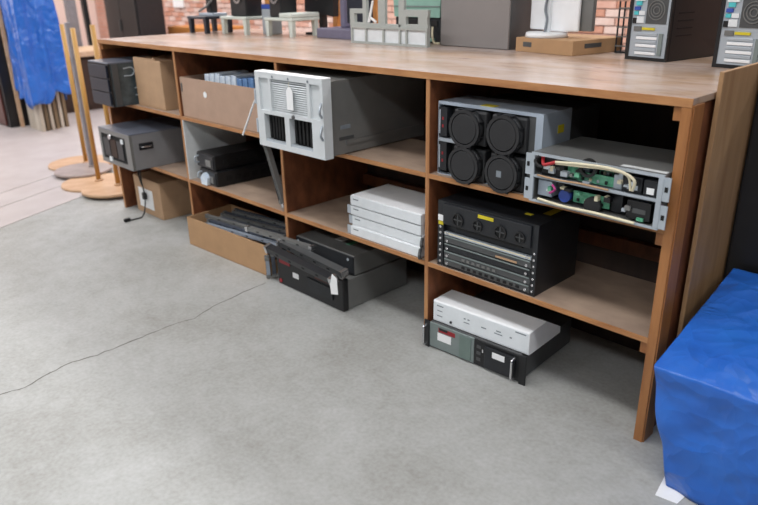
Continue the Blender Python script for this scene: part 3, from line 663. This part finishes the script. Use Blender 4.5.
# ================================================================== ON THE COUNTER
def pc_tower(loc, rz, label):
    t = thing('desktop_tower', label, 'computer', loc, rz, 'desktop towers')
    w, d, h = 0.20, 0.42, 0.44
    bx(0, w, 0.014, d, 0.0, h, bev=0.006).build('case', 'black', t)
    mb = MB(); mb.box(0, w, 0.0, 0.014, 0, 0.014); mb.box(0, 0.014, 0, 0.014, 0.014, h); mb.box(w-0.008, w, 0, 0.014, 0.014, h); mb.box(0.014, w-0.008, 0, 0.014, h-0.012, h); mb.build('rear_rim', 'black', t)
    rp = bx(0.014, w-0.008, 0.004, 0.014, 0.014, h-0.012).build('rear_panel', 'steel_lt', t)
    for k in range(6): bx(0.045, 0.145, 0.0, 0.004, 0.024+k*0.0155, 0.035+k*0.0155, bev=0.001).build('slot_cover', 'white' if k % 2 == 0 else 'steel_lt', rp)
    bx(0.155, 0.172, -0.002, 0.004, 0.024, 0.112).build('slot_clamp', 'greengrey', rp)
    bx(0.07, 0.13, -0.001, 0.004, 0.124, 0.134).build('connector', 'yellow', rp); bx(0.03, 0.065, -0.001, 0.004, 0.12, 0.138).build('socket', 'steel', rp)
    g = bx(0.082, 0.178, 0.001, 0.004, 0.15, 0.255).build('fan_grille', 'steel_dk', rp)
    for r in (0.012, 0.024, 0.036): MB().ring((0.13, -0.002, 0.204), r, r+0.004, 0.003, 'y', 20).build('grille_ring', 'steel', g)
    for k, (m_, z0, z1, x0, x1) in enumerate((('black', 0.15, 0.172, 0.02, 0.036), ('offwhite', 0.152, 0.178, 0.04, 0.074), ('cyan', 0.184, 0.198, 0.024, 0.044), ('offwhite', 0.184, 0.2, 0.048, 0.076), ('blue', 0.203, 0.217, 0.024, 0.05), ('cyan', 0.222, 0.238, 0.03, 0.056), ('offwhite', 0.24, 0.252, 0.024, 0.07), ('magenta', 0.258, 0.285, 0.022, 0.04), ('blue', 0.258, 0.285, 0.044, 0.062), ('red', 0.29, 0.312, 0.022, 0.04), ('magenta', 0.29, 0.315, 0.044, 0.064))):
        bx(x0, x1, -0.002, 0.004, z0, z1).build('socket', m_, rp)
    bx(0.09, 0.13, -0.002, 0.0, 0.262, 0.272).build('barcode_sticker', 'paper', rp); bx(0.075, 0.18, 0.0, 0.004, 0.28, 0.42).build('power_supply', 'steel', rp)
    for k in range(4): bx(w, w+0.0015, 0.05, 0.16, 0.10+0.03*k, 0.105+0.03*k).build('vent', 'void', t)
    return t
pc_tower((3.375, 0.875, H), math.radians(-10), 'black desktop tower showing its rear sockets, whole black side visible')
pc_tower((3.775, 0.80, H), math.radians(-10), 'black desktop tower at the right edge above the plywood sheet')
t = thing('flat_carton', 'flat kraft carton lying on the counter under the white monitor', 'box', (2.785, 0.90, H), math.radians(-10))
bx(0, 0.36, 0, 0.36, 0, 0.067, bev=0.003).build('carton', 'kraft2', t)
bx(0.05, 0.105, -0.001, 0.0, 0.025, 0.048).build('printed_mark', 'steel_dk', t); bx(0.36, 0.361, 0.08, 0.20, 0.03, 0.05).build('printed_mark', 'steel_dk', t)
bx(0.0, 0.36, 0.175, 0.19, 0.067, 0.0677).build('tape', 'kraft_in', t)
t = thing('white_monitor', 'white flat-panel monitor with round base standing on the flat kraft carton', 'monitor', (2.905, 0.985, H+0.068), math.radians(-6))
MB().cyl((0, 0, 0), 0.105, 0.022, 'z', 32, 0.10).build('round_base', 'white', t)
bx(-0.012, 0.012, -0.008, 0.012, 0.02, 0.2).build('neck', 'offwhite', t)
MB().tube(curve([(-0.004, -0.014, 0.02), (0.008, -0.016, 0.08), (-0.006, -0.016, 0.13), (0.006, -0.014, 0.2)]), 0.006, 8).build('lead', 'bezel_dk', t)
bx(-0.12, -0.006, 0.012, 0.03, 0.03, 0.36, bev=0.008).build('back_shell', 'white', t); bx(0.004, 0.17, 0.012, 0.03, 0.026, 0.36, bev=0.008).build('back_shell', 'white', t)
bx(-0.12, 0.23, 0.034, 0.06, 0.03, 0.36, bev=0.003).build('screen', 'steel', t)
# grey steel computer cabinet
t = thing('grey_cabinet', 'large warm-grey steel case standing on the counter', 'computer', (2.27, 0.93, H), math.radians(-2))
bx(0, 0.46, 0.012, 0.30, 0.0, 0.42, bev=0.004).build('case', 'steel_dk', t); bx(0, 0.458, 0.0, 0.012, 0.002, 0.418, bev=0.003).build('side_panel', 'greycab', t)
# pale metal bracket frame
t = thing('mounting_plate', 'pale metal mounting frame with cut-out windows standing on the counter', 'frame', (1.70, 0.79, H))
mb = MB(); y0, y1 = 0.0, 0.02
for a in ((0, 0.60, 0.0, 0.012), (0, 0.60, 0.085, 0.10), (0, 0.012, 0.012, 0.085), (0.12, 0.132, 0.012, 0.085), (0.262, 0.274, 0.012, 0.085), (0.39, 0.402, 0.012, 0.085), (0.588, 0.60, 0.012, 0.085), (0.44, 0.452, 0.012, 0.085)):
    mb.box(a[0], a[1], y0-0.006, y1, a[2], a[3])
for a in ((-0.01, 0.03, 0.10, 0.19), (0.03, 0.10, 0.165, 0.19), (0.03, 0.10, 0.10, 0.115), (0.10, 0.13, 0.10, 0.27), (0.13, 0.40, 0.255, 0.275), (0.13, 0.40, 0.10, 0.112), (0.225, 0.28, 0.112, 0.255), (0.385, 0.425, 0.10, 0.27), (0.425, 0.60, 0.155, 0.19), (0.425, 0.60, 0.10, 0.115), (0.425, 0.44, 0.115, 0.155), (0.53, 0.595, 0.115, 0.155)):
    mb.box(a[0], a[1], y0, y1, a[2], a[3])
mb.build('frame', 'framegrey', t)
for x0, x1 in ((0.012, 0.12), (0.132, 0.262), (0.274, 0.39), (0.402, 0.44), (0.452, 0.588)): bx(x0, x1, 0.004, 0.018, 0.012, 0.085).build('panel', 'offwhite', t)
MB().prism([(0.145, 0.118), (0.16, 0.118), (0.195, 0.235), (0.182, 0.235)], 'y', -0.006, 0.0).build('strip', 'paper', t); MB().prism([(0.165, 0.15), (0.215, 0.125), (0.21, 0.115), (0.16, 0.14)], 'y', -0.006, 0.0).build('strip', 'paper', t)
# teal bin on a black device
t = thing('black_device', 'black device with cables behind the pale mounting frame', 'device', (1.86, 1.0, H))
bx(0, 0.36, 0, 0.22, 0.0, 0.14, bev=0.006).build('case', 'blackm', t); bx(0.03, 0.33, -0.004, 0.0, 0.09, 0.125).build('front_panel', 'void', t); bx(0.05, 0.31, -0.012, 0.0, 0.012, 0.03).build('tray', 'teal', t)
MB().tube(curve([(0.30, -0.01, 0.09), (0.315, -0.03, 0.05), (0.32, -0.02, 0.008), (0.36, -0.02, 0.006)]), 0.006, 8).build('lead', 'cream', t)
t = thing('teal_bin', 'pale teal plastic bin on the black device', 'bin', (1.85, 0.99, H+0.141))
MB().prism([(0.01, 0), (0.36, 0), (0.37, 0.16), (0, 0.16)], 'y', 0, 0.24).build('body', 'teal', t); bx(-0.006, 0.376, -0.006, 0.246, 0.16, 0.175).build('rim', 'teal', t); bx(0.01, 0.36, -0.004, 0.0, 0.055, 0.062).build('rib', 'greengrey', t)
# purple-grey monitor stand
t = thing('monitor_stand', 'purple-grey monitor stand with flat base beside the pale mounting frame', 'stand', (1.22, 1.0, H))
bx(0, 0.42, -0.08, 0.2, 0, 0.06, bev=0.006).build('base', 'purplegrey', t); bx(0.11, 0.16, 0.03, 0.09, 0.06, 0.34, bev=0.01).build('neck', 'purplegrey', t); bx(0.19, 0.40, 0.02, 0.05, 0.09, 0.33, bev=0.004).build('panel', 'navy', t); bx(0.28, 0.31, 0.02, 0.05, 0.05, 0.1).build('panel_foot', 'steel', t)
# mint risers and dark riser
def riser(x, y, w, m, label, h=0.12):
    t = thing('monitor_riser', label, 'riser', (x, y, H))
    bx(0, w, 0.0, 0.24, h-0.02, h, bev=0.005).build('top', m, t)
    for lx in (0.005, w-0.045):
        for ly in (0.005, 0.2): MB().prism([(lx+0.008, 0), (lx+0.034, 0), (lx+0.04, h-0.02), (lx, h-0.02)], 'y', ly, ly+0.03).build('leg', m, t)
    return t
riser(0.27, 0.80, 0.33, 'mint', 'pale mint plastic riser on the left half of the counter')
r2_ = riser(0.76, 0.84, 0.31, 'mint', 'pale mint plastic riser next to the purple-grey stand')
bx(0.17, 0.31, 0.0, 0.24, 0.12, 0.15, bev=0.008).build('raised_end', 'mint', r2_)
riser(-0.02, 0.70, 0.26, 'navy', 'dark plastic riser nearest the left end of the counter')
def speaker(x, y, z, label, w=0.16, ch=True):
    t = thing('speaker', label, 'speaker', (x, y, z))
    bx(0, w, 0, 0.14, 0, 0.26, bev=0.01).build('cabinet', 'black', t)
    MB().ring((w/2, -0.008, 0.13), 0.028, 0.045, 0.01, 'y', 20).build('cone_ring', 'chrome' if ch else 'steel_dk', t); MB().cyl((w/2, -0.003, 0.13), 0.028, 0.003, 'y', 16).build('cone', 'void', t)
    return t
speaker(0.36, 0.84, H+0.12, 'black speaker with chrome ring on the mint riser, left one', 0.2)
speaker(0.79, 0.87, H+0.12, 'black speaker with chrome ring on the mint riser, right one', 0.13)
t = thing('folded_stand', 'black folded monitor arm standing on the dark riser', 'stand', (0.02, 0.78, H+0.12))
bx(0.0, 0.2, 0.0, 0.12, 0.0, 0.02, bev=0.004).build('base', 'steel_blue', t); bx(0.06, 0.13, 0.03, 0.09, 0.02, 0.3, bev=0.01).build('upright', 'black', t)
MB().tube([(-0.02, 0.02, 0.03), (0.10, 0.02, 0.07), (0.2, 0.02, 0.13)], 0.008, 8).build('arm', 'steel', t)
t = thing('blue_device', 'small blue and orange device between the two black speakers', 'device', (0.625, 0.92, H+0.0))
bx(0, 0.1, 0, 0.1, 0, 0.17, bev=0.006).build('body', 'steel_lt', t); bx(0.0, 0.1, 0.0, 0.1, 0.17, 0.2, bev=0.004).build('band', 'blue', t); bx(0.02, 0.08, 0.02, 0.08, 0.2, 0.3, bev=0.004).build('top', 'wood_orange', t)
t = thing('orange_chair_back', 'orange wooden chair back standing behind the mint riser', 'chair', (0.72, 1.5, 0))
for x in (0.0, 0.42): 
    for yy in (0.0, 0.4): bx(x, x+0.05, yy, yy+0.04, 0, 0.86 if yy else 1.6).build('leg', 'wood_orange', t)
bx(0, 0.47, 0.0, 0.44, 0.86, 0.9, bev=0.006).build('seat', 'wood_orange', t); bx(0.05, 0.42, 0.0, 0.025, 1.32, 1.58, bev=0.006).build('backrest', 'wood_orange', t)
t = thing('black_monitor', 'black monitor back showing above the right mint riser', 'monitor', (0.86, 1.12, H))
bx(0.05, 0.25, -0.04, 0.11, 0, 0.015).build('base', 'black', t); bx(0.13, 0.17, 0.02, 0.06, 0.015, 0.2).build('neck', 'black', t); MB().prism([(0, 0.15), (0.3, 0.12), (0.32, 0.4), (0.02, 0.4)], 'y', 0.0, 0.05).build('screen', 'black', t)
t = thing('wire_crate', 'dark wire crate on the counter behind the flat kraft carton', 'crate', (3.215, 1.09, H+0.0))
MB().box(0, 0.11, 0.0, 0.15, 0, 0.008).build('base', 'blackm', t)
for k in range(5): bx(0.026*k, 0.006+0.026*k, 0.0, 0.006, 0.008, 0.23).build('upright', 'blackm', t)
for k in range(5): bx(0, 0.11, -0.004, 0.0, 0.03+0.042*k, 0.036+0.042*k).build('wire', 'steel', t)
bx(0.0, 0.11, 0.15, 0.156, 0.0, 0.23).build('rear_mesh', 'steel_dk', t)
tag(bx(3.335, 3.40, 1.13, 1.22, H, H+0.13, bev=0.004).build('wood_block', 'wood_orange'), 'orange wood block between the wire crate and the desktop tower', 'block')

# ================================================================== BOTTOM RIGHT: tarp-covered box
def drape(name, x0, x1, y0, y1, ztop, zhem, flare, label, seed, rows=26, amp=0.012):
    """a tarp over a box: rings from the top centre outwards, over the rim and down to the hem"""
    cx, cy = (x0+x1)/2, (y0+y1)/2; hx, hy = (x1-x0)/2, (y1-y0)/2
    us = [-0.97+1.94*k/22 for k in range(23)]; R_ = []
    for a in range(4):
        for u in [None]+us:
            p = (-0.993, -0.993) if u is None else (u, -1.0)
            for _ in range(a): p = (-p[1], p[0])
            R_.append(p)
    seg = len(R_); vs, fs = [(cx, cy, ztop(cx, cy))], []
    tops = [0.12*k for k in range(1, 8)]+[0.90, 0.95, 0.98, 0.996]
    sides = [0.012]+[(k+1)/rows for k in range(rows)]
    for t in tops:
        for ux, uy in R_:
            x = cx+hx*ux*t; y = cy+hy*uy*t
            q = noise.noise(Vector((x*5+seed, y*5, 0.3)))*1.1+(abs(noise.noise(Vector((x*9+seed, y*7, 4.3))))-0.2)*1.3
            vs.append((x, y, ztop(x, y)+q*amp*min(1, (1-t)*6+0.25)))
    for t in sides:
        for ux, uy in R_:
            zt = ztop(cx+hx*ux, cy+hy*uy)-0.004; a = math.atan2(uy, ux)
            zh = zhem(a) if callable(zhem) else zhem
            z = zt+(zh-zt)*t; fl = flare(ux, uy, t)
            fold = noise.noise(Vector((ux*2.2+seed, uy*2.2, t*1.6)))*amp*2.4*t**0.6+math.sin(a*11+seed)*amp*0.3*t+(abs(noise.noise(Vector((ux*3.1+t*1.3, uy*3.1+seed, t*1.7-ux))))-0.2)*amp*1.8*min(1, t*5)
            vs.append((cx+hx*ux+fl[0]+ux*fold, cy+hy*uy+fl[1]+uy*fold, z))
    n = len(tops)+len(sides)
    for j in range(seg): fs.append((0, 1+j, 1+(j+1) % seg))
    for k in range(n-1):
        for j in range(seg):
            a_, b_ = 1+k*seg+j, 1+k*seg+(j+1) % seg; fs.append((a_, a_+seg, b_+seg, b_))
    o = MB().add(vs, fs, True).build(name, 'tarp')
    md = o.modifiers.new('thickness', 'SOLIDIFY'); md.thickness = 0.002; md.offset = -1
    return tag(o, label, 'tarp')
drape('blue_tarp', 4.10, 4.80, -0.19, 0.42, lambda x, y: 0.425+0.14*max(0, min(1, (y+0.19)/0.6))+0.03*(x-4.1), 0.004,
      lambda ux, uy, t: (0.085*t*max(0, -ux-0.2)/0.8, 0.02*t*max(0, -uy)), 'blue tarp draped over a box at the right end of the shelf unit', 3.1, amp=0.013)
o = MB().prism([(4.165, -0.105), (4.184, -0.228), (4.25, -0.218), (4.26, -0.12)], 'z', 0.0, 0.0015).build('paper_sheet', 'paper'); tag(o, 'white paper scrap on the floor under the edge of the blue tarp', 'paper')

# ================================================================== FAR LEFT
def stanchion(x, y, px, py, r, md, mp, label, square=False, hgt=1.25, z0=0.0):
    t = thing('post_stand', label, 'stand', (x, y, z0), group='post stands with round bases')
    MB().cyl((0, 0, 0), r, 0.022, 'z', 48, r*0.985).build('round_base', md, t)
    if square: bx(px-0.022, px+0.022, py-0.022, py+0.022, 0.022, hgt, bev=0.003).build('pole', mp, t)
    else: MB().cyl((px, py, 0.022), 0.019, hgt-0.022, 'z', 20).build('pole', mp, t)
    MB().cyl((px, py, 0.022), 0.034, 0.014, 'z', 24).build('collar', md, t)
stanchion(-1.60, 0.33, 0.05, 0.025, 0.29, 'disc_tan', 'gold', 'tan post stand farthest from the shelf unit, behind the grey one')
stanchion(-1.24, 0.20, -0.03, 0.10, 0.24, 'disc_grey', 'greypole', 'grey post stand among the tan ones, left of the shelf unit', True, 1.25, 0.0225)
stanchion(-0.83, 0.13, -0.0, 0.03, 0.27, 'disc_tan', 'gold', 'tan post stand in the middle, in front of the grey one', hgt=1.25, z0=0.0)
stanchion(-0.47, 0.13, -0.03, 0.05, 0.25, 'disc_tan', 'gold', 'tan post stand nearest the left end of the shelf unit', hgt=1.26, z0=0.0225)

# leaning sheets under the hanging tarp
t = thing('board_stack', 'stack of weathered boards on edge under the hanging blue tarp', 'boards', (0, 0, 0))
yy = 0.66
for k in range(6):
    m_ = ('board_white', 'board_dark', 'board_white', 'board_dark', 'board_white', 'board_dark')[k]
    if k == 0:
        bx(-3.86, -3.68, yy, yy+0.035, 0, 1.45).build('board', m_, t); bx(-3.665, -3.46, yy, yy+0.035, 0, 1.5).build('board', m_, t)
    else: bx(-3.86, -3.47-0.02*k, yy, yy+0.035, 0, 1.5).build('board', m_, t)
    yy += 0.062
drape('blue_tarp', -3.90, -3.42, 0.61, 1.02, lambda x, y: 1.62, lambda a: 0.36+0.07*math.sin(a*2+0.4)+0.03*math.sin(a*7), lambda ux, uy, t: (0.05*t*max(0, ux), -0.02*t*max(0, -uy)),
      'blue tarp hanging over the stack of boards in the far left', 9.4, amp=0.02)
t = thing('red_brown_cabinet', 'dark red-brown cabinet cut by the left edge of the picture', 'cabinet', (-4.72, 0.47, 0))
bx(0, 0.70, 0.02, 0.45, 0, 2.0, bev=0.005).build('body', 'black', t); bx(0.0, 0.62, 0.0, 0.02, 0.02, 1.98, bev=0.003).build('door', 'redbrown', t); bx(0.55, 0.565, -0.03, 0.0, 0.9, 1.05).build('handle', 'steel', t)
tag(bx(-3.985, -3.955, 0.59, 0.63, 0, 1.9).build('pale_batten', 'wood_pale'), 'thin pale batten between the red-brown cabinet and the blue tarp', 'batten')
# low dark cabinet with pale top, black post and tall black cabinet
t = thing('workbench', 'dark brown workbench with pale wooden top beyond the post stands', 'workbench', (-5.3, 1.30, 0))
bx(0.05, 0.8, 0.03, 1.2, 0, 0.70).build('body', 'wood_dark', t); bx(0, 0.86, 0.0, 1.24, 0.70, 0.765, bev=0.004).build('top', 'wood_pale', t)
for k in range(2): bx(0.8, 0.812, 0.06+0.57*k, 0.60+0.57*k, 0.05, 0.66).build('door', 'wood_dark', t)
o = bx(-0.035, 0.035, -0.035, 0.035, 0, 2.2).build('black_post', 'black'); o.location = (-5.62, 2.30, 0); o.rotation_euler = (0, math.radians(-3), 0); tag(o, 'black post standing against the pale wall behind the workbench', 'post')
o = bx(-0.06, 0.06, -0.06, 0.06, 0, 2.4).build('grey_post', 'greypole'); o.location = (-5.5, 2.02, 0); tag(o, 'thick grey post against the pale wall, left of the black post', 'post')
t = thing('black_locker', 'tall black locker in front of the brick wall', 'locker', (-5.66, 2.58, 0))
bx(0, 1.0, 0.02, 0.42, 0, 2.1, bev=0.006).build('body', 'blackm', t); bx(0.02, 0.495, 0, 0.02, 0.04, 2.06, bev=0.003).build('door', 'black', t); bx(0.505, 0.98, 0, 0.02, 0.04, 2.06, bev=0.003).build('door', 'black', t); bx(0.46, 0.475, -0.02, 0, 0.95, 1.1).build('handle', 'steel_dk', t)
t = thing('wooden_desk', 'orange wooden desk beyond the counter before the brick wall', 'desk', (-4.9, 3.15, 0))
bx(0, 1.1, 0, 0.7, 0.84, 0.99, bev=0.005).build('top', 'wood_orange', t)
for lx in (0.03, 1.0):
    for ly in (0.03, 0.6): bx(lx, lx+0.07, ly, ly+0.07, 0, 0.84).build('leg', 'wood_orange', t)
for x in (-6.5,): tag(bx(x, x+0.34, 4.17, 4.19, 1.2, 1.5).build('notice_sheet', 'paper'), 'white notice on the brick wall right of the black locker', 'notice')
